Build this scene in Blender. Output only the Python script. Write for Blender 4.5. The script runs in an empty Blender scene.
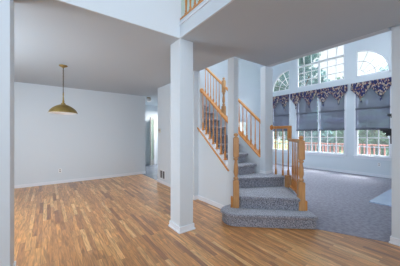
import bpy, bmesh, math, random
from mathutils import Vector, Matrix
random.seed(7)
S = bpy.context.scene
COL = S.collection
PI = math.pi

# ------------------------------------------------------------------ camera
cam_d = bpy.data.cameras.new('camera'); cam = bpy.data.objects.new('camera', cam_d); COL.objects.link(cam)
cam.location = (0, 0, 1.386); cam.rotation_euler = (PI/2, 0, -math.atan2(.589, .808))
cam_d.sensor_width = 36; cam_d.lens = 18.9; cam_d.shift_y = .00375; cam_d.clip_start = .02; cam_d.clip_end = 300
S.camera = cam

# ------------------------------------------------------------------ world, sun, added area lights, exposure
S.view_settings.view_transform = 'Standard'; S.view_settings.look = 'None'; S.view_settings.gamma = 1
S.view_settings.use_curve_mapping = False
S.view_settings.exposure = 0.66
w = bpy.data.worlds.new('sky'); S.world = w; w.use_nodes = True
bg = w.node_tree.nodes['Background']; bg.inputs[0].default_value = (.96, .98, 1, 1); bg.inputs[1].default_value = 1.7
# bright patch added to the sky near the sun, for glare on the floor
wn = w.node_tree.nodes; wl = w.node_tree.links
wt = wn.new('ShaderNodeTexCoord'); wd = wn.new('ShaderNodeVectorMath'); wd.operation = 'DOT_PRODUCT'; wd.inputs[1].default_value = (.66, -.22, .72)
wr = wn.new('ShaderNodeMapRange'); wr.interpolation_type = 'SMOOTHSTEP'
wr.inputs['From Min'].default_value = .89; wr.inputs['From Max'].default_value = .97; wr.inputs['To Min'].default_value = .8; wr.inputs['To Max'].default_value = 18.0
wl.new(wt.outputs['Generated'], wd.inputs[0]); wl.new(wd.outputs['Value'], wr.inputs[0]); wl.new(wr.outputs[0], bg.inputs[1])
S.cycles.max_bounces = 10; S.cycles.diffuse_bounces = 6; S.cycles.transparent_max_bounces = 16
S.cycles.sample_clamp_indirect = 20; S.cycles.caustics_reflective = False; S.cycles.caustics_refractive = False

def sun(direction, strength, color):
    l = bpy.data.lights.new('sun', 'SUN'); l.energy = strength; l.angle = .01; l.color = color
    o = bpy.data.objects.new('sun', l); COL.objects.link(o)
    o.rotation_euler = Vector(direction).to_track_quat('-Z', 'Y').to_euler(); o.location = (12, 0, 12)
sun((-.45, .25, -1.0), 5.0, (1, .96, .88))

def area(loc, direction, sx, sy, power, color=(1, 1, 1), portal=False):
    l = bpy.data.lights.new('added_area_light', 'AREA'); l.shape = 'RECTANGLE'; l.size = sx; l.size_y = sy
    l.energy = power; l.color = color
    o = bpy.data.objects.new('added_area_light', l); COL.objects.link(o); o.location = loc
    o.rotation_euler = Vector(direction).to_track_quat('-Z', 'Z').to_euler()
    if portal: l.cycles.is_portal = True
    return o
BL = (.80, .90, 1.0)
area((.4, -1.5, 3.0), (0, 1, -.1), 2.4, 3.6, 78, BL)          # added fill lamp behind the camera, no window in the front wall
area((-1.1, -.2, 1.5), (1, .15, 0), 1.5, 1.9, 5, BL)          # weak fill lamp added at the left of the foyer
area((-1.9, 4.0, 1.35), (1, .35, -.25), 2.2, 1.8, 80, BL)           # dining room fill lamp, standing in for an unseen window
area((4.4, 8.1, 2.5), (0, 0, -1), 1.2, 1.0, 38, (1, .97, .93)) # unseen fill lamp added under the kitchen ceiling
area((6.2, .85, 3.9), (-.1, 1, -.35), 3.5, 2.2, 55, (.9, .94, 1))         # fill lamp added above the fireplace, no windows there
area((3.1, 3.1, 5.5), (0, .15, -1), 1.2, 2.4, 190, (.88, .94, 1))            # fill lamp added over the stairwell, below a closed ceiling
area((8.85, 3.96, 2.6), (-1, 0, 0), 4.6, 4.2, 1, BL, True)     # portal at the window wall

# ------------------------------------------------------------------ materials
def mat(name, color, rough=.6, bump=None, spec=.5, metal=0, coat=0, var=None):
    m = bpy.data.materials.new(name); m.use_nodes = True
    nt = m.node_tree; b = nt.nodes['Principled BSDF']
    b.inputs['Base Color'].default_value = (*color, 1); b.inputs['Roughness'].default_value = rough
    b.inputs['Specular IOR Level'].default_value = spec; b.inputs['Metallic'].default_value = metal
    b.inputs['Coat Weight'].default_value = coat; b.inputs['Coat Roughness'].default_value = .12
    tc = nt.nodes.new('ShaderNodeTexCoord')
    if var:   # (scale vector, amount, second colour)
        mp = nt.nodes.new('ShaderNodeMapping'); mp.inputs['Scale'].default_value = var[0]
        n = nt.nodes.new('ShaderNodeTexNoise'); n.inputs['Scale'].default_value = 1; n.inputs['Detail'].default_value = 4
        nt.links.new(tc.outputs['Object'], mp.inputs[0]); nt.links.new(mp.outputs[0], n.inputs['Vector'])
        r = nt.nodes.new('ShaderNodeValToRGB'); r.color_ramp.elements[0].position = .5 - var[1]; r.color_ramp.elements[1].position = .5 + var[1]
        r.color_ramp.elements[0].color = (*color, 1); r.color_ramp.elements[1].color = (*var[2], 1)
        nt.links.new(n.outputs[0], r.inputs[0]); nt.links.new(r.outputs[0], b.inputs['Base Color'])
    if bump:  # (scale, strength)
        n = nt.nodes.new('ShaderNodeTexNoise'); n.inputs['Scale'].default_value = bump[0]; n.inputs['Detail'].default_value = 3
        nt.links.new(tc.outputs['Object'], n.inputs['Vector'])
        bp = nt.nodes.new('ShaderNodeBump'); bp.inputs['Strength'].default_value = bump[1]; bp.inputs['Distance'].default_value = .01
        nt.links.new(n.outputs[0], bp.inputs['Height']); nt.links.new(bp.outputs[0], b.inputs['Normal'])
    return m
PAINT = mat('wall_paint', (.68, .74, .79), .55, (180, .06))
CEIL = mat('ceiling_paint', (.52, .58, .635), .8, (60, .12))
TRIMW = mat('white_trim_paint', (.80, .83, .88), .35)
OAK = mat('honey_oak', (.56, .225, .05), .35, None, coat=.3, var=((30, 30, 5), .2, (.70, .31, .08)))
NOSE = mat('golden_oak', (.50, .25, .10), .35, None, coat=.3, var=((30, 30, 5), .2, (.62, .34, .14)))
BRASS = mat('aged_brass', (.26, .17, .045), .38, metal=.7, var=((9, 9, 9), .2, (.38, .27, .09)))
CHAINM = mat('dark_brass', (.09, .065, .035), .5, metal=.5)
WHITEE = mat('white_enamel', (.9, .9, .9), .4)
BLACK = mat('black_painted_wood', (.012, .013, .02), .35)
MARBLE = mat('pale_marble', (.50, .63, .86), .2, var=((4, 4, 4), .3, (.60, .72, .92)))
PLATE = mat('beige_plastic', (.62, .60, .54), .4)
DARKP = mat('dark_slot', (.08, .08, .09), .5)
VENT = mat('grey_vent_paint', (.33, .32, .31), .5)
TILE = mat('grey_tile', (.22, .25, .31), .25, var=((3, 3, 3), .2, (.28, .31, .37)))
DECK = mat('salmon_deck_paint', (.42, .20, .17), .8, var=((3, 3, 12), .3, (.48, .25, .21)))
GRASS = mat('lawn', (.10, .22, .05), .9, (30, .5), var=((1.5, 1.5, 1.5), .3, (.20, .32, .10)))
BARK = mat('bark', (.12, .09, .07), .9, (20, .6))
LEAF = mat('leaf_green', (.13, .26, .19), .8, spec=.1, var=((.8, .8, .8), .2, (.22, .36, .26)))
LEAF2 = mat('leaf_blue_green', (.13, .27, .27), .8, spec=.1, var=((.8, .8, .8), .2, (.22, .38, .38)))

def carpet(name, a, b_, sc):
    m = mat(name, a, .95, (sc, .9), spec=.1, var=((sc*.6,)*3, .12, b_))
    p = m.node_tree.nodes['Principled BSDF']; p.inputs['Sheen Weight'].default_value = .9; p.inputs['Sheen Roughness'].default_value = .45; p.inputs['Sheen Tint'].default_value = (.9, .93, 1, 1); return m
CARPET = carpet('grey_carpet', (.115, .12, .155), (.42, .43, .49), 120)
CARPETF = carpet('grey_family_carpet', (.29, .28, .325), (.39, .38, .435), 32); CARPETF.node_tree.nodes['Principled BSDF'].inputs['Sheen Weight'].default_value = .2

def glassm():
    m = bpy.data.materials.new('window_glass'); m.use_nodes = True; nt = m.node_tree; nt.nodes.remove(nt.nodes['Principled BSDF'])
    o = nt.nodes['Material Output']; t = nt.nodes.new('ShaderNodeBsdfTransparent'); t.inputs[0].default_value = (.95, .98, 1, 1)
    g = nt.nodes.new('ShaderNodeBsdfGlossy'); g.inputs['Roughness'].default_value = .02
    x = nt.nodes.new('ShaderNodeMixShader'); x.inputs[0].default_value = .06
    nt.links.new(t.outputs[0], x.inputs[1]); nt.links.new(g.outputs[0], x.inputs[2])
    d = nt.nodes.new('ShaderNodeBsdfTranslucent'); d.inputs[0].default_value = (.85, .9, 1, 1)      # faint pale veil mixed into the glass as outdoor haze
    y = nt.nodes.new('ShaderNodeMixShader'); y.inputs[0].default_value = .02
    nt.links.new(x.outputs[0], y.inputs[1]); nt.links.new(d.outputs[0], y.inputs[2]); nt.links.new(y.outputs[0], o.inputs[0]); return m
GLASS = glassm()
def shadem():
    m = bpy.data.materials.new('translucent_shade'); m.use_nodes = True; nt = m.node_tree; nt.nodes.remove(nt.nodes['Principled BSDF'])
    o = nt.nodes['Material Output']; d = nt.nodes.new('ShaderNodeBsdfDiffuse'); d.inputs[0].default_value = (.17, .175, .235, 1)
    t = nt.nodes.new('ShaderNodeBsdfTransparent'); t.inputs[0].default_value = (.8, .85, 1, 1)
    x = nt.nodes.new('ShaderNodeMixShader'); x.inputs[0].default_value = .30
    nt.links.new(d.outputs[0], x.inputs[1]); nt.links.new(t.outputs[0], x.inputs[2]); nt.links.new(x.outputs[0], o.inputs[0]); return m
SHADE = shadem()
SHADED = mat('dark_shade_fabric', (.09, .095, .13), .8)

def floorm():
    m = bpy.data.materials.new('oak_strip_floor'); m.use_nodes = True; nt = m.node_tree; N = nt.nodes; L = nt.links
    b = N['Principled BSDF']; tc = N.new('ShaderNodeTexCoord'); sp = N.new('ShaderNodeSeparateXYZ'); cb = N.new('ShaderNodeCombineXYZ')
    L.new(tc.outputs['Object'], sp.inputs[0]); L.new(sp.outputs[1], cb.inputs[0]); L.new(sp.outputs[0], cb.inputs[1])
    br = N.new('ShaderNodeTexBrick'); L.new(cb.outputs[0], br.inputs['Vector'])
    br.inputs['Color1'].default_value = (0, 0, 0, 1); br.inputs['Color2'].default_value = (1, 1, 1, 1); br.inputs['Mortar'].default_value = (.3, .3, .3, 1)
    br.inputs['Scale'].default_value = 1; br.inputs['Mortar Size'].default_value = .0012; br.inputs['Brick Width'].default_value = .70; br.inputs['Row Height'].default_value = .055
    br.offset = .37; br.offset_frequency = 2; br.squash = 1.3; br.squash_frequency = 3
    r = N.new('ShaderNodeValToRGB'); L.new(br.outputs['Color'], r.inputs[0])
    e = r.color_ramp.elements; e[0].position = 0; e[0].color = (.30, .11, .035, 1); e[1].position = 1; e[1].color = (.86, .50, .19, 1)
    for p, c in ((.04, (.36, .13, .034)), (.16, (.55, .225, .055)), (.5, (.67, .285, .070)), (.85, (.77, .37, .105))):
        k = e.new(p); k.color = (*c, 1)
    # grain: noise stretched along the boards, shifted board by board
    mp = N.new('ShaderNodeMapping'); mp.inputs['Scale'].default_value = (38, 3.5, 1)
    ad = N.new('ShaderNodeVectorMath'); ad.operation = 'ADD'; ml = N.new('ShaderNodeVectorMath'); ml.operation = 'SCALE'; ml.inputs['Scale'].default_value = 7
    L.new(br.outputs['Color'], ml.inputs[0]); L.new(tc.outputs['Object'], mp.inputs[0]); L.new(mp.outputs[0], ad.inputs[0]); L.new(ml.outputs[0], ad.inputs[1])
    n = N.new('ShaderNodeTexNoise'); n.inputs['Scale'].default_value = 1; n.inputs['Detail'].default_value = 5; n.inputs['Distortion'].default_value = 1.2
    L.new(ad.outputs[0], n.inputs['Vector'])
    rr = N.new('ShaderNodeMapRange'); rr.inputs['From Min'].default_value = .3; rr.inputs['From Max'].default_value = .7; rr.inputs['To Min'].default_value = .50; rr.inputs['To Max'].default_value = 1.25
    L.new(n.outputs[0], rr.inputs[0])
    mu = N.new('ShaderNodeMix'); mu.data_type = 'RGBA'; mu.blend_type = 'MULTIPLY'; mu.inputs[0].default_value = 1
    L.new(r.outputs[0], mu.inputs[6]); L.new(rr.outputs[0], mu.inputs[7])
    mo = N.new('ShaderNodeMix'); mo.data_type = 'RGBA'; mo.inputs[7].default_value = (.09, .035, .015, 1)
    mm = N.new('ShaderNodeMath'); mm.operation = 'MULTIPLY'; mm.inputs[1].default_value = .6; L.new(br.outputs['Fac'], mm.inputs[0])
    L.new(mm.outputs[0], mo.inputs[0]); L.new(mu.outputs[2], mo.inputs[6]); L.new(mo.outputs[2], b.inputs['Base Color'])
    b.inputs['Roughness'].default_value = .5; b.inputs['Specular IOR Level'].default_value = .2; b.inputs['Coat Weight'].default_value = 1; b.inputs['Coat Roughness'].default_value = .40; b.inputs['Coat IOR'].default_value = 2.0
    bp = N.new('ShaderNodeBump'); bp.inputs['Strength'].default_value = .08; bp.inputs['Distance'].default_value = .004
    L.new(n.outputs[0], bp.inputs['Height']); L.new(bp.outputs[0], b.inputs['Normal'])
    return m
WOODF = floorm()
def floralm():
    m = bpy.data.materials.new('floral_brocade'); m.use_nodes = True; nt = m.node_tree; N = nt.nodes; L = nt.links
    b = N['Principled BSDF']; b.inputs['Roughness'].default_value = .9; tc = N.new('ShaderNodeTexCoord')
    v = N.new('ShaderNodeTexVoronoi'); v.inputs['Scale'].default_value = 30; mp = N.new('ShaderNodeMapping'); mp.inputs['Scale'].default_value = (1, 1.25, .62); L.new(tc.outputs['Object'], mp.inputs[0]); L.new(mp.outputs[0], v.inputs['Vector'])
    s = N.new('ShaderNodeSeparateColor'); L.new(v.outputs['Color'], s.inputs[0])
    r = N.new('ShaderNodeValToRGB'); r.color_ramp.interpolation = 'CONSTANT'; e = r.color_ramp.elements
    e[0].color = (.018, .028, .12, 1); e[1].position = .34; e[1].color = (.42, .32, .25, 1)
    for p, c in ((.52, (.03, .04, .14)), (.66, (.17, .07, .08)), (.76, (.46, .38, .32)), (.92, (.04, .04, .08))):
        k = e.new(p); k.color = (*c, 1)
    L.new(s.outputs[0], r.inputs[0]); L.new(r.outputs[0], b.inputs['Base Color']); return m
FLORAL = floralm()

# ------------------------------------------------------------------ mesh helpers
def box(bm, x0, x1, y0, y1, z0, z1, M=None):
    vs = [bm.verts.new((x, y, z)) for x in (x0, x1) for y in (y0, y1) for z in (z0, z1)]
    for f in ((0, 1, 3, 2), (4, 6, 7, 5), (0, 4, 5, 1), (2, 3, 7, 6), (0, 2, 6, 4), (1, 5, 7, 3)):
        bm.faces.new([vs[i] for i in f])
    if M is not None: bmesh.ops.transform(bm, matrix=M, verts=vs)
    return vs
def prism(bm, pts, z0, z1, M=None):
    """closed polygon in xy extruded in z"""
    a = [bm.verts.new((x, y, z0)) for x, y in pts]; b = [bm.verts.new((x, y, z1)) for x, y in pts]; n = len(pts)
    bm.faces.new(a[::-1]); bm.faces.new(b)
    for i in range(n): bm.faces.new((a[i], a[(i+1) % n], b[(i+1) % n], b[i]))
    if M is not None: bmesh.ops.transform(bm, matrix=M, verts=a+b)
YZ = Matrix(((0, 0, 1, 0), (1, 0, 0, 0), (0, 1, 0, 0), (0, 0, 0, 1)))       # local (x,y,z) -> world (z,x,y): outline in the Y-Z plane
XZ = Matrix(((1, 0, 0, 0), (0, 0, 1, 0), (0, 1, 0, 0), (0, 0, 0, 1)))       # local (x,y,z) -> world (x,z,y)
def bar(bm, p, q, wd, ht, up=(0, 0, 1)):
    p = Vector(p); q = Vector(q); d = (q-p); L = d.length; d.normalize(); s = d.cross(Vector(up)).normalized(); u = s.cross(d)
    vs = []
    for k in (0, L):
        for a, b in ((-1, -1), (1, -1), (1, 1), (-1, 1)): vs.append(bm.verts.new(p + d*k + s*(a*wd/2) + u*(b*ht/2)))
    for f in ((0, 3, 2, 1), (4, 5, 6, 7), (0, 1, 5, 4), (1, 2, 6, 5), (2, 3, 7, 6), (3, 0, 4, 7)): bm.faces.new([vs[i] for i in f])
def lathe(bm, prof, seg=16, c=(0, 0, 0), M=None):
    rings = []; allv = []
    for r, z in prof:
        ring = [bm.verts.new((c[0]+max(r, 1e-4)*math.cos(2*PI*i/seg), c[1]+max(r, 1e-4)*math.sin(2*PI*i/seg), c[2]+z)) for i in range(seg)]
        rings.append(ring); allv += ring
    for a, b in zip(rings, rings[1:]):
        for i in range(seg):
            f = bm.faces.new((a[i], a[(i+1) % seg], b[(i+1) % seg], b[i])); f.smooth = True
    bm.faces.new(rings[0][::-1]); bm.faces.new(rings[-1])
    if M is not None: bmesh.ops.transform(bm, matrix=M, verts=allv)
def obj(name, bm, m, parent=None, bevel=0, segs=2, recalc=True, kind=None):
    if recalc: bmesh.ops.recalc_face_normals(bm, faces=bm.faces)
    me = bpy.data.meshes.new(name); bm.to_mesh(me); bm.free(); me.materials.append(m)
    o = bpy.data.objects.new(name, me); COL.objects.link(o)
    if parent is not None:
        o.parent = parent
        bpy_inv = Matrix.LocRotScale(parent.location, parent.rotation_euler, parent.scale)
        p = parent.parent
        while p is not None:
            bpy_inv = Matrix.LocRotScale(p.location, p.rotation_euler, p.scale) @ bpy_inv; p = p.parent
        me.transform(bpy_inv.inverted())
    if bevel:
        b = o.modifiers.new('bevel', 'BEVEL'); b.width = bevel; b.segments = segs; b.limit_method = 'ANGLE'; b.angle_limit = math.radians(40)
    if kind: o['kind'] = kind
    return o
def tag(o, label, cat, group=None):
    o['label'] = label; o['category'] = cat
    if group: o['group'] = group
    return o
def thing(name, label, cat, loc, group=None):
    o = bpy.data.objects.new(name, None); COL.objects.link(o); o.location = loc; o.empty_display_size = .1
    return tag(o, label, cat, group)
def holder(name, loc):
    o = bpy.data.objects.new(name, None); COL.objects.link(o); o.location = loc; o['kind'] = 'structure'; return o
def B(name, m, *boxes, parent=None, bevel=0, kind='structure'):
    bm = bmesh.new()
    for b in boxes: box(bm, *b)
    return obj(name, bm, m, parent, bevel, kind=(kind if parent is None else None))
def plate(outer, holes, x0, x1):
    """wall plate in the Y-Z plane, with holes, between x0 and x1 (as bmesh)"""
    cu = bpy.data.curves.new('outline', 'CURVE'); cu.dimensions = '2D'; cu.fill_mode = 'BOTH'; cu.extrude = (x1-x0)/2
    for loop in [outer]+holes:
        s = cu.splines.new('POLY'); s.points.add(len(loop)-1)
        for p, (a, b) in zip(s.points, loop): p.co = (a, b, 0, 1)
        s.use_cyclic_u = True
    t = bpy.data.objects.new('outline', cu); COL.objects.link(t); bpy.context.view_layer.update()
    me = bpy.data.meshes.new_from_object(t.evaluated_get(bpy.context.evaluated_depsgraph_get()))
    bpy.data.objects.remove(t); bpy.data.curves.remove(cu)
    me.transform(Matrix.Translation(((x0+x1)/2, 0, 0)) @ YZ)
    bm = bmesh.new(); bm.from_mesh(me); bpy.data.meshes.remove(me); bmesh.ops.remove_doubles(bm, verts=bm.verts, dist=1e-5); return bm

H = 2.74; UP = 3.0; TOP = 5.6
# ------------------------------------------------------------------ floors
CE = [(3.12, 1.62), (3.56, .72)]       # slanting edge where the carpet meets the oak floor
bm = bmesh.new()
prism(bm, [(-2.0, -1.7), (3.56, -1.7), (3.56, .72), (3.12, 1.62), (3.12, 2.6), (2.68, 2.7), (2.68, 7.15), (-2.0, 7.15)], -.1, 0)
obj('floor_oak', bm, WOODF, kind='structure')
bm = bmesh.new()
prism(bm, [(3.56, .60), (8.75, .60), (8.75, 6.65), (2.68, 6.65), (2.68, 2.7), (3.12, 2.6), (3.12, 1.62), (3.56, .72)], -.1, .008)
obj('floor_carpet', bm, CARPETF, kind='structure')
B('floor_kitchen', TILE, (2.68, 5.6, 6.65, 9.3, -.1, .002), (2.685, 3.5, 5.45, 6.65, -.05, .012))

# ------------------------------------------------------------------ ceilings (the upper floor's underside) and roof ceiling
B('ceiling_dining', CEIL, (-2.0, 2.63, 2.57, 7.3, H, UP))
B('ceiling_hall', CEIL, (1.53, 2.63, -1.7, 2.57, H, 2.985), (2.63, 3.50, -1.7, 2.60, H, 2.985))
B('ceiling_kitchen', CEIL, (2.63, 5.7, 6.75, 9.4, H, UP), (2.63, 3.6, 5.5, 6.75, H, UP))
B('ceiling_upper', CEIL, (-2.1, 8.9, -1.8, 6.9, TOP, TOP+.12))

# ------------------------------------------------------------------ walls
B('wall_dining_header', PAINT, (-2.0, 1.53, 2.55, 2.57, H, TOP), (-2.0, 1.53, 2.57, 2.70, UP, TOP))
B('beam_balcony', PAINT, (1.51, 1.53, -1.7, 2.55, H, 2.985))
B('trim_1', TRIMW, (1.495, 1.51, -1.7, 2.55, 2.915, 2.94))                       # small moulding along the balcony edge
B('wall_dining_back', PAINT, (-2.0, 2.82, 7.15, 7.28, 0, H))
B('wall_dining_left', PAINT, (-2.1, -2.0, 2.55, 7.28, 0, H))
B('wall_foyer_left', PAINT, (-2.1, -2.0, -1.8, 2.55, 0, TOP))
B('wall_front', PAINT, (-2.1, 3.80, -1.8, -1.7, 0, TOP))
B('wall_dining_front', PAINT, (-2.0, -.55, 2.55, 2.83, 0, H))
B('wall_stair', PAINT, (2.63, 2.74, 3.62, 5.72, 0, TOP))
B('column_hall', PAINT, (2.52, 2.63, 3.67, 4.5, 0, H), bevel=.003)
B('baseboard_column', TRIMW, (2.505, 2.612, 3.655, 3.67, 0, .085), (2.505, 2.52, 3.67, 4.5, 0, .085))
bm = bmesh.new()
def ncap(y): return .74 + .833*(y-2.70)
def fcap(y): return .90 + .826*(y-2.70)
prism(bm, [(2.76, 0), (3.62, 0), (3.62, ncap(3.62)), (2.76, ncap(2.76))], 2.63, 2.74, YZ)
obj('wall_understair', bm, PAINT, kind='structure')
bm = bmesh.new()
prism(bm, [(2.72, 0), (6.6, 0), (6.6, 3.0), (5.25, 3.0), (2.72, fcap(2.72))], 3.50, 3.60, YZ)
obj('wall_stair_side', bm, PAINT, kind='structure')
B('wall_upper_hall', PAINT, (2.53, 2.63, -1.7, 6.75, UP, TOP), (2.63, 3.56, 2.50, 2.60, UP, TOP))
B('wall_family_opening', PAINT, (3.50, 3.62, .75, 2.60, H-.001, TOP))
B('wall_family_left', PAINT, (3.60, 6.35, 6.60, 6.75, 0, TOP), (7.50, 8.9, 6.60, 6.75, 0, TOP), (6.35, 7.50, 6.60, 6.75, 0, .65), (6.35, 7.50, 6.60, 6.75, 2.0, TOP), (2.63, 3.6, 6.62, 6.75, UP, TOP))
B('wall_family_right', PAINT, (3.80, 8.9, .55, .72, 0, TOP))
B('wall_foyer_right', PAINT, (3.55, 3.80, -1.7, .725, 0, H), (3.62, 3.80, -1.7, .75, H, TOP))
B('wall_kitchen_back', PAINT, (2.60, 5.6, 9.2, 9.3, 0, H))
B('wall_kitchen_right', PAINT, (5.5, 5.6, 6.75, 9.3, 0, H))
B('wall_kitchen_left', PAINT, (2.55, 2.63, 7.28, 9.3, 0, H))
# columns
B('column_corner', PAINT, (1.51, 1.735, 2.55, 2.83, 0, H), bevel=.004)
B('column_dining', PAINT, (-.55, -.27, 2.551, 2.86, 0, H), bevel=.004)
B('column_newel', PAINT, (2.63, 2.74, 2.606, 2.76, 0, H), bevel=.003)
B('column_stair', PAINT, (3.50, 3.74, 2.60, 2.72, .59, H), bevel=.003)

# window wall with its openings
def rect(y0, y1, z0, z1): return [(y0, z0), (y1, z0), (y1, z1), (y0, z1)]
def quarter(yc, r, sgn, z, n=20): return [(yc, z)]+[(yc+sgn*r*math.cos(a), z+r*math.sin(a)) for a in [PI/2*i/n for i in range(n+1)]]
def arch(y0, y1, z0, z1, hh, n=28):
    c = (y0+y1)/2; r = (y1-y0)/2
    return [(y0, z0), (y1, z0)]+[(c+r*math.cos(PI*i/n), z1+hh*math.sin(PI*i/n)) for i in range(n+1)]
WX = 8.70
WINS = [(1.80, 2.72), (3.05, 4.86), (5.19, 6.11)]
holes = [rect(a, b, .66, 3.12) for a, b in WINS] + [quarter(2.72, .92, -1, 3.38), arch(3.05, 4.86, 3.38, 4.62, .42), quarter(5.19, .92, 1, 3.38)]
obj('wall_windows', plate(rect(.60, 6.75, 0, TOP), holes, WX, WX+.16), PAINT, kind='structure')

# ------------------------------------------------------------------ windows
def win(n, y0, y1, z0, z1, cols, rows, mull=None, rail=None):
    h = holder('window_%d' % n, (WX+.06, (y0+y1)/2, z0)); x0, x1 = WX+.03, WX+.10; f = .045
    bm = bmesh.new()
    box(bm, x0, x1, y0, y0+f, z0, z1); box(bm, x0, x1, y1-f, y1, z0, z1); box(bm, x0, x1, y0+f, y1-f, z0, z0+f); box(bm, x0, x1, y0+f, y1-f, z1-f, z1)
    for m_ in (mull or []): box(bm, x0-.01, x1, m_-.035, m_+.035, z0+f, z1-f)
    obj('window_frame', bm, TRIMW, h)
    bm = bmesh.new(); t = .015
    for i in range(1, cols):
        y = y0+(y1-y0)*i/cols
        if not any(abs(y-m_) < .05 for m_ in (mull or [])): box(bm, x0+.02, x0+.035, y-t, y+t, z0+f, z1-f)
    for i in range(1, rows):
        z = z0+(z1-z0)*i/rows; box(bm, x0+.019, x0+.036, y0+f, y1-f, z-t, z+t)
    if rail: box(bm, x0+.008, x1-.01, y0+f, y1-f, rail-.035, rail+.035)
    obj('muntins', bm, TRIMW, h)
    obj('window_pane', (lambda b_: (box(b_, x0+.04, x0+.044, y0+f, y1-f, z0+f, z1-f), b_)[1])(bmesh.new()), GLASS, h)
    return h
def casing(bm, y0, y1, z0, z1, wd=.06, th=.018):
    box(bm, WX-th, WX, y0-wd, y0, z0-wd, z1+wd); box(bm, WX-th, WX, y1, y1+wd, z0-wd, z1+wd); box(bm, WX-th, WX, y0, y1, z1, z1+wd)
    box(bm, WX-.05, WX+.03, y0-wd-.02, y1+wd+.02, z0-.03, z0); box(bm, WX-th, WX, y0-wd, y1+wd, z0-.10, z0-.03)
for i, (a, b) in enumerate(WINS):
    h = win(i+1, a, b, .66, 3.12, 6 if i == 1 else 3, 8, [3.955] if i == 1 else None, 1.95)
    bm = bmesh.new(); casing(bm, a, b, .66, 3.12, .045); obj('window_casing', bm, TRIMW, h)
def fan(n, yc, sgn, z, R):
    h = holder('window_%d' % n, (WX+.06, yc, z)); x0, x1 = WX+.03, WX+.10; f = .045
    bm = bmesh.new()
    pts = [(yc+sgn*R*math.cos(PI/2*i/24), z+R*math.sin(PI/2*i/24)) for i in range(25)]; inn = [(yc+sgn*(R-f)*math.cos(PI/2*i/24), z+(R-f)*math.sin(PI/2*i/24)) for i in range(25)]
    prism_strip(bm, pts, inn, x0, x1)
    ya, yb = sorted((yc, yc+sgn*f)); box(bm, x0, x1, ya, yb, z, z+R-.01); ya, yb = sorted((yc, yc+sgn*(R-.01))); box(bm, x0, x1, ya, yb, z, z+f)
    obj('window_frame', bm, TRIMW, h)
    bm = bmesh.new()
    for rr in (.28, .60):
        p1 = [(yc+sgn*(R*rr+.013)*math.cos(PI/2*i/24), z+(R*rr+.013)*math.sin(PI/2*i/24)) for i in range(25)]
        p2 = [(yc+sgn*(R*rr-.013)*math.cos(PI/2*i/24), z+(R*rr-.013)*math.sin(PI/2*i/24)) for i in range(25)]
        prism_strip(bm, p1, p2, x0+.02, x0+.035)
    for a in (22.5, 45, 67.5):
        a = math.radians(a); bar(bm, (x0+.0275, yc+sgn*R*.28*math.cos(a), z+R*.28*math.sin(a)), (x0+.0275, yc+sgn*(R-.02)*math.cos(a), z+(R-.02)*math.sin(a)), .02, .028, (1, 0, 0))
    obj('muntins', bm, TRIMW, h)
    bm = bmesh.new(); prism(bm, quarter(yc, R-.02, sgn, z+.01), x0+.04, x0+.044, YZ); obj('window_pane', bm, GLASS, h)
def prism_strip(bm, A, Bp, x0, x1):
    n = len(A); v = [[bm.verts.new((x, p[0], p[1])) for p in P_] for x in (x0, x1) for P_ in (A, Bp)]
    a0, b0, a1, b1 = v
    for i in range(n-1):
        bm.faces.new((a0[i], a0[i+1], b0[i+1], b0[i])); bm.faces.new((a1[i], b1[i], b1[i+1], a1[i+1]))
        bm.faces.new((a0[i], a1[i], a1[i+1], a0[i+1])); bm.faces.new((b0[i], b0[i+1], b1[i+1], b1[i]))
    for i in (0, n-1): bm.faces.new((a0[i], b0[i], b1[i], a1[i]))
fan(4, 2.72, -1, 3.38, .92); fan(6, 5.19, 1, 3.38, .92)
# centre transom: square lights, a heavy bar, and an arched head
h = win(5, 3.05, 4.86, 3.38, 4.28, 6, 3, [3.955])
x0 = WX+.03; c = 3.955; R = .905; z = 4.62
def head(d, n=40):     # stilted elliptical head, inset by d
    return [(c+R-d, 4.28)]+[(c+(R-d)*math.cos(PI*i/n), z+(.42-d)*math.sin(PI*i/n)) for i in range(n+1)]+[(c-R+d, 4.28)]
bm = bmesh.new(); prism_strip(bm, head(0), head(.045), x0, x0+.07); box(bm, x0-.01, x0+.07, 3.05, 4.86, 4.245, 4.305); obj('arched_frame', bm, TRIMW, h)
bm = bmesh.new(); prism_strip(bm, head(.29), head(.31), x0+.02, x0+.035)
for k in range(1, 6):
    yb = c-R+2*R*k/6; yt = c+(yb-c)*1.12; bar(bm, (x0+.0275, yb, 4.30), (x0+.0275, yt, z+(.42-.02)*math.sqrt(max(0, 1-((yt-c)/R)**2))), .02, .028, (1, 0, 0))
obj('arched_muntins', bm, TRIMW, h)
bm = bmesh.new(); prism(bm, head(.02), x0+.04, x0+.044, YZ); obj('arched_pane', bm, GLASS, h)
# window on the family room's left wall
h = holder('window_7', (6.92, 6.68, .65)); bm = bmesh.new()
for a in (6.35, 6.92, 7.45): box(bm, a, a+.05, 6.63, 6.69, .65, 2.0)
for zz in (.65, 1.3, 1.95): box(bm, 6.4, 7.45, 6.635, 6.685, zz, zz+.05)
obj('window_frame', bm, TRIMW, h); B('window_pane', GLASS, (6.4, 7.45, 6.66, 6.664, .7, 1.95), parent=h)

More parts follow.
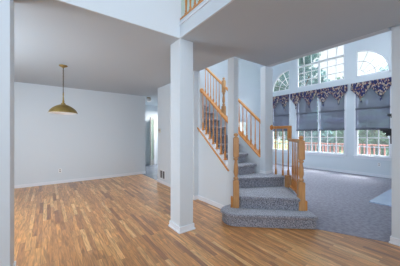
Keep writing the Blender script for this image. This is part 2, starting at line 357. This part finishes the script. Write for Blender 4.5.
# ------------------------------------------------------------------ baseboards
def base(name, *bs): return B(name, TRIMW, *bs, bevel=.004)
BH = .085
base('baseboard_dining', (-2.0, 2.82, 7.135, 7.15, 0, BH))
base('baseboard_hall', (2.615, 2.63, 3.62, 5.72, 0, BH), (2.63, 2.74, 5.72, 5.735, 0, BH))
base('baseboard_understair', (2.612, 2.63, 2.66, 3.62, 0, BH))
base('baseboard_family', (WX-.016, WX, .75, 6.6, .008, .10))
base('baseboard_family_right', (7.42, 8.68, .75, .766, .008, .10), (3.80, 5.28, .75, .766, .008, .10))
def colbase(name, x0, x1, y0, y1, z=0, t=.014, hh=BH):
    bm = bmesh.new(); box(bm, x0-t, x1+t, y0-t, y1+t, z, z+hh); box(bm, x0-t-.012, x1+t+.012, y0-t-.012, y1+t+.012, z, z+.022)
    obj(name, bm, TRIMW, bevel=.004, kind='structure')
colbase('trim_2', 1.51, 1.735, 2.55, 2.83)
colbase('trim_3', -.55, -.27, 2.551, 2.86)
B('trim_4', TRIMW, (3.536, 3.55, -1.7, .739, 0, BH), (3.55, 3.80, .725, .739, 0, BH), (3.526, 3.55, -1.7, .749, 0, .022), bevel=.003)
colbase('trim_5', 3.505, 3.735, 2.605, 2.72, .60, .010, .06)
# strip of carpet edging at the join with the oak floor
# ------------------------------------------------------------------ staircase
R_ = .197
stair = thing('staircase', 'grey carpeted staircase with angled lower steps rising between white walls', 'staircase', (3.0, 2.1, 0))
def offset_in(pts, k, idx):      # pull the points in idx inwards along the averaged normal
    out = []; n = len(pts); cx = sum(p[0] for p in pts)/n; cy = sum(p[1] for p in pts)/n
    for i, p in enumerate(pts):
        if i in idx:
            a = Vector(pts[i-1]); b = Vector(p); c_ = Vector(pts[(i+1) % n])
            n1 = Vector(((b-a).y, -(b-a).x)).normalized(); n2 = Vector(((c_-b).y, -(c_-b).x)).normalized(); m = (n1+n2).normalized()
            if m.dot(Vector((cx, cy))-b) < 0: m = -m
            out.append((p[0]+m.x*k, p[1]+m.y*k))
        else: out.append(p)
    return out
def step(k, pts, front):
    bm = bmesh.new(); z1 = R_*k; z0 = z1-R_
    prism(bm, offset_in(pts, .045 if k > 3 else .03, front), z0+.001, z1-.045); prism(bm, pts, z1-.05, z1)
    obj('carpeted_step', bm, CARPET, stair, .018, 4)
arc = [(2.43, 2.605), (2.32, 2.58), (2.24, 2.52), (2.20, 2.43), (2.195, 2.34), (2.22, 2.26), (2.275, 2.19)]
step(1, [(2.62, 2.605)]+arc+[(3.165, 1.435), (3.38, 1.74), (3.66, 2.2), (2.76, 2.76), (2.745, 2.60)], set(range(1, 10)))
step(2, [(2.50, 2.34), (3.155, 1.70), (3.27, 1.80), (3.66, 2.22), (3.68, 2.5), (2.745, 2.80), (2.745, 2.60), (2.625, 2.60), (2.56, 2.49)], {0, 1})
step(3, [(2.745, 2.73), (3.66, 2.27), (3.73, 2.30), (3.73, 2.595), (3.495, 2.60), (3.495, 2.95), (2.745, 2.95)], {0, 1, 2, 3})
for k in range(4, 16):
    y = 2.80+.229*(k-4); step(k, [(2.745, y), (3.495, y), (3.495, y+.44), (2.745, y+.44)], {0, 1})
# oak caps on the two sloping sides
def cap(name, x0, x1, ya, yb, f, t=.022):
    bm = bmesh.new(); prism(bm, [(ya, f(ya)), (yb, f(yb)), (yb, f(yb)+t), (ya, f(ya)+t)], x0, x1, YZ); obj(name, bm, OAK, stair, .003)
bm = bmesh.new(); prism(bm, [(2.765, ncap(2.765)), (3.615, ncap(3.615)), (3.615, ncap(3.615)+.014), (2.765, ncap(2.765)+.014)], 2.625, 2.75, YZ); obj('white_stringer_cap', bm, TRIMW, stair)
cap('oak_stringer_cap', 3.47, 3.615, 2.725, 5.2, fcap)
bm = bmesh.new(); bar(bm, (2.612, 2.72, ncap(2.72)-.02), (2.612, 3.70, ncap(3.70)-.02), .035, .018); obj('oak_stringer_trim', bm, OAK, stair, .004)
B('oak_block', NOSE, (3.655, 3.745, 2.19, 2.285, .20, .615), parent=stair, bevel=.005)
# curb between the block and the right newel
bm = bmesh.new(); bar(bm, (3.70, 2.19, .30), (3.30, 1.78, .30), .07, .24); obj('white_curb', bm, TRIMW, stair)
bm = bmesh.new(); bar(bm, (3.70, 2.19, .43), (3.30, 1.78, .43), .09, .022); obj('oak_curb_cap', bm, OAK, stair, .003)

def baluster(bm, x, y, z0, z1, s=.016, blk=.15):
    """square foot block, turned tapering shaft"""
    box(bm, x-s, x+s, y-s, y+s, z0, z0+blk)
    b = z0+blk; L = z1-b
    lathe(bm, [(s*.9, b-.002), (s*.6, b+.012), (s*1.02, b+.028), (s*.62, b+.045), (s*.95, b+.16*L+.02), (s*.72, b+.5*L), (s*.5, b+L)], 8, (x, y, 0))
def newel(name_parent, x, y, z0, z1, s=.048, rot=0, low=.30, tall_top=.22):
    M = Matrix.Translation((x, y, 0)) @ Matrix.Rotation(rot, 4, 'Z')
    bm = bmesh.new(); box(bm, -s, s, -s, s, z0, z0+low, M); obj('base_block', bm, NOSE, name_parent, .006)
    a = z0+low; b = z1-.075-tall_top; L = b-a
    bm = bmesh.new(); lathe(bm, [(s*.85, a-.004), (s*.55, a+.012), (s*.88, a+.028), (s*.88, a+.042), (s*.48, a+.058), (s*.62, a+.085), (s*.86, a+.35*L), (s*.74, a+.6*L), (s*.48, b-.062), (s*.48, b-.052), (s*.88, b-.036), (s*.88, b-.024), (s*.55, b-.012), (s*.85, b+.004)], 20, (0, 0, 0), M)
    obj('turned_shaft', bm, NOSE, name_parent)
    bm = bmesh.new(); box(bm, -s*.95, s*.95, -s*.95, s*.95, b, b+tall_top, M); obj('top_block', bm, NOSE, name_parent, .012, 3)
    t = b+tall_top
    bm = bmesh.new(); lathe(bm, [(s*.8, t-.004), (s*.8, t+.006), (s*.42, t+.014), (s*.42, t+.022), (s*.70, t+.032), (s*.78, t+.045), (s*.70, t+.060), (s*.42, t+.072), (.004, t+.076)], 20, (0, 0, 0), M)
    obj('newel_cap', bm, NOSE, name_parent)
A45 = math.radians(-43)
nl = thing('newel_post', 'turned honey oak newel post at the left end of the bottom stair', 'newel post', (2.50, 2.43, R_))
newel(nl, 2.50, 2.43, R_, 1.41, rot=A45, low=.44, tall_top=.32)
bm = bmesh.new(); box(bm, -.085, -.05, -.03, .05, R_, R_+.17, Matrix.Translation((2.50, 2.43, 0)) @ Matrix.Rotation(A45, 4, 'Z')); obj('side_block', bm, OAK, nl, .003)

def handrail(bm, p, q):
    p = Vector(p); q = Vector(q); bar(bm, p, q, .058, .034); bar(bm, p-Vector((0, 0, .026)), q-Vector((0, 0, .026)), .038, .022)
# near railing, in the opening of the stair wall
nr = thing('stair_railing', 'oak railing in the wall opening above the understair triangle', 'railing', (2.685, 3.2, 1.1))
def nrail(y): return 1.575+.868*(y-2.75)
bm = bmesh.new(); handrail(bm, (2.685, 2.755, nrail(2.755)), (2.685, 3.605, nrail(3.605))); obj('handrail', bm, OAK, nr, .008, 3)
bm = bmesh.new(); lathe(bm, [(.052, 0), (.052, .012), (.040, .022), (.02, .026)], 20, (0, 0, 0), Matrix.Translation((2.685, 3.62, nrail(3.62)-.005)) @ Matrix.Rotation(PI/2, 4, 'X')); obj('rosette', bm, OAK, nr)
for k in range(8):
    y = 3.575-.1145*k
    B('baluster_foot', OAK, (2.655, 2.715, y-.034, y+.022, ncap(y)+.018, ncap(y)+.034), parent=nr)
    bm = bmesh.new(); baluster(bm, 2.685, y, ncap(y)+.034, nrail(y)-.012, .0145, .14); obj('baluster', bm, OAK, nr)
# far railing
fr = thing('stair_railing', 'oak railing climbing the far side of the stairs past a turned post', 'railing', (3.54, 3.9, 1.9))
def frail(y): return 1.61+.858*(y-2.70)
bm = bmesh.new(); handrail(bm, (3.54, 2.725, frail(2.725)), (3.54, 3.79, frail(3.79))); handrail(bm, (3.54, 3.93, frail(3.93)), (3.54, 5.3, frail(5.3))); obj('handrail', bm, OAK, fr, .008, 3)
y = 2.77
while y < 5.2:
    if abs(y-3.86) > .08:
        bm = bmesh.new(); baluster(bm, 3.54, y, fcap(y)+.012, frail(y)-.012, .0145, .12); obj('baluster', bm, OAK, fr)
    y += .1145
newel(fr, 3.54, 3.86, fcap(3.86)+.01, 2.80, .042, 0, .22, .30)
# low railing at the open side of the angled steps
lr = thing('stair_railing', 'low oak railing with stepped handrail beside the family room carpet', 'railing', (3.4, 2.1, R_))
newel(lr, 3.235, 1.735, R_, 1.365, rot=A45, low=.44, tall_top=.30)
bm = bmesh.new(); box(bm, .05, .085, -.03, .05, R_, R_+.15, Matrix.Translation((3.235, 1.735, 0)) @ Matrix.Rotation(A45, 4, 'Z')); obj('side_block', bm, OAK, lr, .003)
bm = bmesh.new(); handrail(bm, (3.705, 2.59, 1.535), (3.705, 2.235, 1.535)); box(bm, 3.676, 3.734, 2.18, 2.24, 1.275, 1.552); obj('handrail', bm, OAK, lr, .006, 3)
bm = bmesh.new(); handrail(bm, (3.70, 2.21, 1.295), (3.27, 1.77, 1.295)); obj('handrail', bm, OAK, lr, .006, 3)
bm = bmesh.new(); lathe(bm, [(.052, 0), (.052, .012), (.040, .020)], 20, (0, 0, 0), Matrix.Translation((3.695, 2.598, 1.53)) @ Matrix.Rotation(PI/2, 4, 'X')); obj('rosette', bm, OAK, lr)
for y in (2.50, 2.345): bm = bmesh.new(); baluster(bm, 3.70, y, .591, 1.51, .0145, .10); obj('baluster', bm, OAK, lr)
bm = bmesh.new(); baluster(bm, 3.705, 2.235, .615, 1.285, .0145, .10); obj('baluster', bm, OAK, lr)
for t in (.24, .41, .58, .75):
    x = 3.70-.40*t; yy = 2.19-.41*t; bm = bmesh.new(); baluster(bm, x, yy, .44, 1.27, .015, .14); obj('baluster', bm, OAK, lr)
# balcony railing over the foyer
br = thing('balcony_railing', 'oak railing of the upstairs balcony at the top of the photo', 'railing', (1.555, 1.0, UP))
B('base_rail', OAK, (1.505, 1.60, -1.65, 2.545, 2.986, 3.012), parent=br, bevel=.004)
bm = bmesh.new(); handrail(bm, (1.555, -1.65, 3.95), (1.555, 2.545, 3.95)); obj('handrail', bm, OAK, br, .008, 3)
y = 2.46
while y > -1.6:
    bm = bmesh.new(); baluster(bm, 1.555, y, 3.012, 3.94, .018, .05); obj('baluster', bm, OAK, br); y -= .108

# ------------------------------------------------------------------ shades, valances
def shade(a, b, label):
    t = thing('pleated_blind', label, 'window blind', (WX+.0, (a+b)/2, 1.55), 'grey shades on the lower windows')
    bm = bmesh.new(); n = 52; z0, z1 = 1.58, 3.10; rows = []
    for i in range(n+1):
        x = WX-.022+0; zz = z0+(z1-z0)*i/n; rows.append((bm.verts.new((x, a+.01, zz)), bm.verts.new((x, b-.01, zz))))
    for p, q in zip(rows, rows[1:]): bm.faces.new((p[0], p[1], q[1], q[0]))
    obj('pleated_fabric', bm, SHADE, t)
    bm = bmesh.new()
    for i in range(4): box(bm, WX-.045, WX-.005, a+.008, b-.008, 1.535+i*.017, 1.549+i*.017)
    obj('bottom_rail', bm, SHADED, t)
    bm = bmesh.new(); box(bm, WX-.05, WX-.003, a+.008, b-.008, 2.24, 2.29); obj('middle_rail', bm, SHADED, t)
shade(1.80, 2.72, 'grey pleated shade half lowered on the window nearest the right wall')
shade(3.05, 3.925, 'grey pleated shade on the right half of the double middle window')
shade(3.985, 4.86, 'grey pleated shade on the left half of the double middle window')
shade(5.19, 6.11, 'grey pleated shade on the window beside the white stair column')
def valance(a, b, tips, label):
    t = thing('window_valance', label, 'valance', (WX-.08, (a+b)/2, 2.9), 'floral valances over the windows')
    zt = 3.15; notch = 2.93; tipz = 2.60
    m = [a]+[(p+q)/2 for p, q in zip(tips, tips[1:])]+[b]
    ks = []
    for i, tp in enumerate(tips): ks += [(m[i], notch), (tp, tipz)]
    ks.append((m[-1], notch))
    bm = bmesh.new(); n = int((b-a)/.02); rows = []
    def low(y):
        for (p, zp), (q, zq) in zip(ks, ks[1:]):
            if p <= y <= q:
                u = (y-p)/(q-p); u = u*u*(3-2*u)*.5+u*.5; return zp+(zq-zp)*u
        return notch
    N_ = 8
    for i in range(n+1):
        y = a+(b-a)*i/n; lo = low(y); r = []
        for j in range(N_+1):
            z = zt+(lo-zt)*j/N_; x = WX-.085-.016*math.sin(y*62+.5*j*.3)*(j/N_)**.6
            r.append(bm.verts.new((x, y, z)))
        rows.append(r)
    for p, q in zip(rows, rows[1:]):
        for j in range(N_):
            f = bm.faces.new((p[j], p[j+1], q[j+1], q[j])); f.smooth = True
    o = obj('gathered_fabric', bm, FLORAL, t); sm = o.modifiers.new('thick', 'SOLIDIFY'); sm.thickness = .008
    B('top_board', FLORAL, (WX-.09, WX-.021, a, b, 3.15, 3.165), parent=t)
    for tp in tips:
        bm = bmesh.new(); lathe(bm, [(.004, .02), (.016, 0), (.018, -.02), (.009, -.032), (.022, -.05), (.026, -.12), (.004, -.125)], 10, (WX-.085, tp, tipz))
        obj('tassel', bm, FLORAL, t)
valance(1.74, 2.84, [2.02, 2.55], 'navy and gold floral valance with two points, nearest the right wall')
valance(2.94, 5.10, [3.22, 3.76, 4.30, 4.85], 'wide navy and gold floral valance with four points over the middle window')
valance(5.16, 6.22, [5.40, 5.93], 'floral valance with tassels beside the white stair column')

# ------------------------------------------------------------------ fireplace
fp = thing('fireplace', 'fireplace with black mantel and pale hearth at the right edge', 'fireplace', (6.35, 1.0, 0))
B('chimney_breast', PAINT, (5.45, 7.25, .751, 1.06, .008, TOP-.01), kind='structure')
B('hearth', MARBLE, (5.30, 7.40, 1.062, 1.43, .008, .03), parent=fp, bevel=.004)
bm = bmesh.new()
box(bm, 5.34, 7.36, 1.062, 1.27, 1.455, 1.50); box(bm, 5.38, 7.32, 1.062, 1.235, 1.42, 1.455); box(bm, 5.43, 7.27, 1.062, 1.20, 1.36, 1.42); box(bm, 5.48, 7.22, 1.062, 1.14, 1.20, 1.36)
box(bm, 5.50, 5.68, 1.062, 1.12, .03, 1.20); box(bm, 7.02, 7.20, 1.062, 1.12, .03, 1.20)
obj('mantel', bm, BLACK, fp, .008)
B('upper_ledge', BLACK, (5.50, 7.20, 1.062, 1.19, 1.755, 1.80), (5.55, 7.15, 1.062, 1.15, 1.72, 1.755), parent=fp, bevel=.008)
B('marble_surround', MARBLE, (5.68, 5.85, 1.062, 1.085, .03, 1.20), (6.85, 7.02, 1.062, 1.085, .03, 1.20), (5.85, 6.85, 1.062, 1.085, 1.0, 1.20), parent=fp)
B('firebox', DARKP, (5.85, 6.85, 1.062, 1.07, .03, 1.0), parent=fp)

# ------------------------------------------------------------------ pendant lamp in the dining room
PX, PY = .26, 4.92
pl = thing('pendant_lamp', 'brass dome pendant lamp hanging on a chain in the dining room', 'pendant lamp', (PX, PY, H))
bm = bmesh.new(); lathe(bm, [(.075, 0), (.075, -.008), (.06, -.022), (.025, -.035), (.012, -.045), (.005, -.05)], 24, (PX, PY, H)); obj('ceiling_canopy', bm, BRASS, pl)
bm = bmesh.new(); zz = H-.045; i = 0
while zz > 2.20:
    M = Matrix.Translation((PX, PY, zz)) @ Matrix.Rotation(PI/2*(i % 2)+.4, 4, 'Z')
    pts = [(.008*math.cos(a), .017*math.sin(a)) for a in [2*PI*k/10 for k in range(10)]]
    for (a, b), (c_, d) in zip(pts, pts[1:]+pts[:1]): bar(bm, M @ Vector((a, 0, b)), M @ Vector((c_, 0, d)),   .0055, .0055, M.to_3x3() @ Vector((0, 1, 0)))
    zz -= .027; i += 1
obj('chain', bm, CHAINM, pl)
bm = bmesh.new(); lathe(bm, [(.004, 2.215), (.010, 2.20), (.012, 2.16), (.007, 2.14), (.011, 2.12), (.013, 2.06), (.022, 2.04), (.016, 2.02), (.035, 1.995), (.045, 1.975), (.03, 1.97)][::-1], 16, (PX, PY, 0)); obj('stem', bm, BRASS, pl)
def dome(off, R0): return [(.03, 1.975-off), (.07, 1.968-off), (.13, 1.940-off), (.18, 1.905-off), (.22, 1.865-off), (R0, 1.815), (R0+.004, 1.807)]
bm = bmesh.new(); outer = dome(0, .245); inner = dome(.006, .240)
prof = outer+[(r-.002, z_) for r, z_ in inner[::-1]]
seg = 40; rings = [[bm.verts.new((PX+r*math.cos(2*PI*i/seg), PY+r*math.sin(2*PI*i/seg), z_)) for i in range(seg)] for r, z_ in prof]
for a, b in zip(rings, rings[1:]+rings[:1]):
    for i in range(seg): f = bm.faces.new((a[i], a[(i+1) % seg], b[(i+1) % seg], b[i])); f.smooth = True
obj('dome_shade', bm, BRASS, pl)
bm = bmesh.new(); rings = [[bm.verts.new((PX+r*math.cos(2*PI*i/seg), PY+r*math.sin(2*PI*i/seg), z_-.004)) for i in range(seg)] for r, z_ in [(r-.004, z_-.004) for r, z_ in inner]]
for a, b in zip(rings, rings[1:]):
    for i in range(seg): f = bm.faces.new((a[i], a[(i+1) % seg], b[(i+1) % seg], b[i])); f.smooth = True
obj('white_lining', bm, WHITEE, pl, recalc=False)
bm = bmesh.new(); lathe(bm, [(.004, 1.795), (.03, 1.81), (.045, 1.84), (.04, 1.88), (.02, 1.92), (.018, 1.965)], 16, (PX, PY, 0)); obj('bulb', bm, WHITEE, pl)

# ------------------------------------------------------------------ wall fittings
def outlet(x, y, z, axis, label):
    t = thing('wall_outlet', label, 'wall outlet', (x, y, z)); w_, h_ = .035, .058
    def bx(a0, a1, z0, z1, d0, d1):
        return (x+a0, x+a1, y-d1, y-d0, z+z0, z+z1) if axis == 'y' else (x-d1, x-d0, y+a0, y+a1, z+z0, z+z1)
    B('cover_plate', WHITEE, bx(-w_, w_, -h_, h_, 0, .006), parent=t, bevel=.002)
    for q in (.024, -.024): B('socket', DARKP, bx(-.014, .014, q-.012, q+.012, .006, .008), parent=t)
outlet(.30, 7.15, .36, 'y', 'white wall outlet low on the dining room back wall')
outlet(WX, 2.08, .41, 'x', 'white wall outlet under the window nearest the right wall')
t = thing('thermostat', 'small beige thermostat on the white hall wall', 'thermostat', (2.63, 5.52, 1.5))
B('housing', PLATE, (2.602, 2.63, 5.50, 5.62, 1.44, 1.56), parent=t, bevel=.006); B('display', VENT, (2.600, 2.602, 5.53, 5.59, 1.48, 1.53), parent=t)
t = thing('air_vent', 'grey louvred return air vent low on the hall wall', 'vent', (2.63, 5.1, .2))
B('vent_frame', TRIMW, (2.612, 2.63, 5.220, 5.240, .14, .38), (2.612, 2.63, 5.375, 5.395, .14, .38), (2.612, 2.63, 5.530, 5.550, .14, .38), (2.612, 2.63, 5.240, 5.530, .14, .155), (2.612, 2.63, 5.240, 5.530, .365, .38), parent=t)
bm = bmesh.new()
for i in range(12): bar(bm, (2.622, 5.24, .165+.0175*i), (2.622, 5.53, .165+.0175*i), .012, .003, (.5, 0, 1))
obj('louvres', bm, VENT, t)
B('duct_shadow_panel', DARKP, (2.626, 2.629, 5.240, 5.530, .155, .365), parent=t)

# ------------------------------------------------------------------ kitchen beyond
t = thing('ceiling_light', 'small white globe light on the kitchen ceiling beyond the doorway', 'ceiling light', (3.03, 7.36, H))
bm = bmesh.new(); lathe(bm, [(.07, 0), (.07, -.02), (.05, -.03)], 20, (3.03, 7.36, H)); obj('brass_base', bm, BRASS, t)
bm = bmesh.new(); lathe(bm, [(.05, -.03), (.085, -.05), (.095, -.09), (.08, -.13), (.04, -.155), (.005, -.16)], 20, (3.03, 7.36, H)); obj('glass_globe', bm, WHITEE, t)
h = holder('door_1', (3.93, 9.15, 0))
h.location.x += .04; M = Matrix.Translation((4.0, 9.12, 0)) @ Matrix.Rotation(math.atan2(-.40, -.33), 4, 'Z')
FG = mat('grey_green_door_glass', (.20, .26, .25), .6, spec=.1, var=((6, 6, 3), .2, (.30, .38, .30)))
bm = bmesh.new(); box(bm, 0, .07, -.02, .02, .02, 2.14, M); box(bm, .46, .54, -.02, .02, .02, 2.14, M); box(bm, .07, .46, -.02, .02, .02, .25, M); box(bm, .07, .46, -.02, .02, 2.04, 2.14, M); obj('door_frame', bm, VENT, h)
bm = bmesh.new(); box(bm, .07, .46, -.006, .006, .25, 2.04, M); obj('door_glass', bm, FG, h)
bm = bmesh.new()
for zz in (.3, 1.0, 1.85): box(bm, -.02, .03, -.04, .02, zz, zz+.12, M)
obj('brass_hinges', bm, BRASS, h)
B('trim_6', TRIMW, (4.05, 4.14, 9.18, 9.2, 0, 2.25), bevel=.004)

# ------------------------------------------------------------------ outdoors
B('ground_lawn', GRASS, (9.0, 60, -30, 60, -.62, -.6))
B('ground_yard', GRASS, (-30, 9.0, 9.6, 60, -.62, -.6), (-30, 9.0, 6.9, 9.6, -.62, -.6))
B('added_roof_eave', TRIMW, (8.87, 10.05, -1.8, 7.2, TOP+.0, TOP+.12))  # unseen overhang, sized to keep the sun off the upper windows
B('terrain_deck', DECK, (8.87, 11.1, -.5, 8.0, -.18, -.06))
dr = thing('deck_railing', 'salmon red deck railing outside the windows', 'railing', (11.0, 3.5, -.06))
B('top_rail', DECK, (10.92, 11.06, -.5, 8.0, .93, .97), parent=dr); B('bottom_rail', DECK, (10.97, 11.01, -.5, 8.0, .08, .13), parent=dr)
y = -.4
while y <= 8: B('rail_post', DECK, (10.95, 11.04, y-.045, y+.045, -.06, .93), parent=dr); y += 1.68
y = -.24
while y < 7.95:
    B('baluster', DECK, (10.97, 11.01, y-.022, y+.022, .13, .93), parent=dr); y += .168

def crown_mesh(seed, rx, rz, zc, n):
    rnd = random.Random(seed); bm = bmesh.new(); blobs = []
    for _ in range(16):
        a = rnd.uniform(0, 2*PI); r = rnd.uniform(.1, .75); zz = rnd.uniform(-.8, .9); k = math.sqrt(max(.05, 1-zz*zz))
        blobs.append((rx*r*k*math.cos(a), rx*r*k*math.sin(a), zc+rz*zz, rnd.uniform(.28, .45)*rx))
    for i in range(n):
        bx_, by_, bz_, br_ = rnd.choice(blobs); d = Vector((rnd.gauss(0, 1), rnd.gauss(0, 1), rnd.gauss(0, 1))).normalized()*br_*rnd.uniform(.6, 1.05)
        p = Vector((bx_, by_, bz_))+d; s = rnd.uniform(.12, .22)
        u = Vector((rnd.gauss(0, 1), rnd.gauss(0, 1), rnd.gauss(0, 1))).normalized(); v = u.orthogonal().normalized()
        a = [bm.verts.new(p+u*s), bm.verts.new(p+v*s*.6), bm.verts.new(p-u*s), bm.verts.new(p-v*s*.6)]; bm.faces.new(a)
    return bm
def tree(x, y, hgt, rx, leaf, seed, label, n=5200):
    t = thing('tree', label, 'tree', (x, y, -.6), 'trees beyond the deck')
    bm = bmesh.new(); lathe(bm, [(.22, 0), (.15, .5), (.12, hgt*.4), (.05, hgt*.75), (.01, hgt*.85)], 10, (x, y, -.6))
    rnd = random.Random(seed)
    for i in range(7):
        a = rnd.uniform(0, 2*PI); zb = hgt*rnd.uniform(.25, .55); bar(bm, (x, y, zb-.6), (x+rx*.6*math.cos(a), y+rx*.6*math.sin(a), zb+hgt*.18-.6), .06, .06)
    obj('trunk', bm, BARK, t)
    bm = crown_mesh(seed, rx, hgt*.42, hgt*.56, n); bmesh.ops.translate(bm, vec=(x, y, -.6), verts=bm.verts); obj('crown', bm, leaf, t, recalc=False)
tree(17.0, 9.3, 9.6, 2.7, LEAF2, 1, 'tall blue-green tree filling the left half of the middle upper window')
tree(15.8, 12.0, 8.2, 2.3, LEAF, 2, 'leafy tree seen through the quarter-round window by the stair column')
tree(19.0, 6.6, 6.0, 2.6, LEAF, 3, 'low green tree behind the deck, right half of the middle window')
tree(20.0, 4.2, 6.6, 2.4, LEAF2, 4, 'low tree topping out in the quarter-round window on the right')
tree(15.5, 4.0, 3.0, 1.7, LEAF, 5, 'bushy yellow-green tree behind the deck rail in the right window', 3600)
tree(21.0, 12.5, 6.5, 3.0, LEAF, 6, 'distant tree showing between the stair railing balusters and the middle window')
tree(15.0, 7.0, 3.3, 1.8, LEAF2, 8, 'bushy blue-green tree behind the deck rail in the middle window', 3600)
tree(9.6, 13.5, 5.2, 2.3, LEAF, 7, 'green tree outside the window seen through the upper stair balusters', 3600)
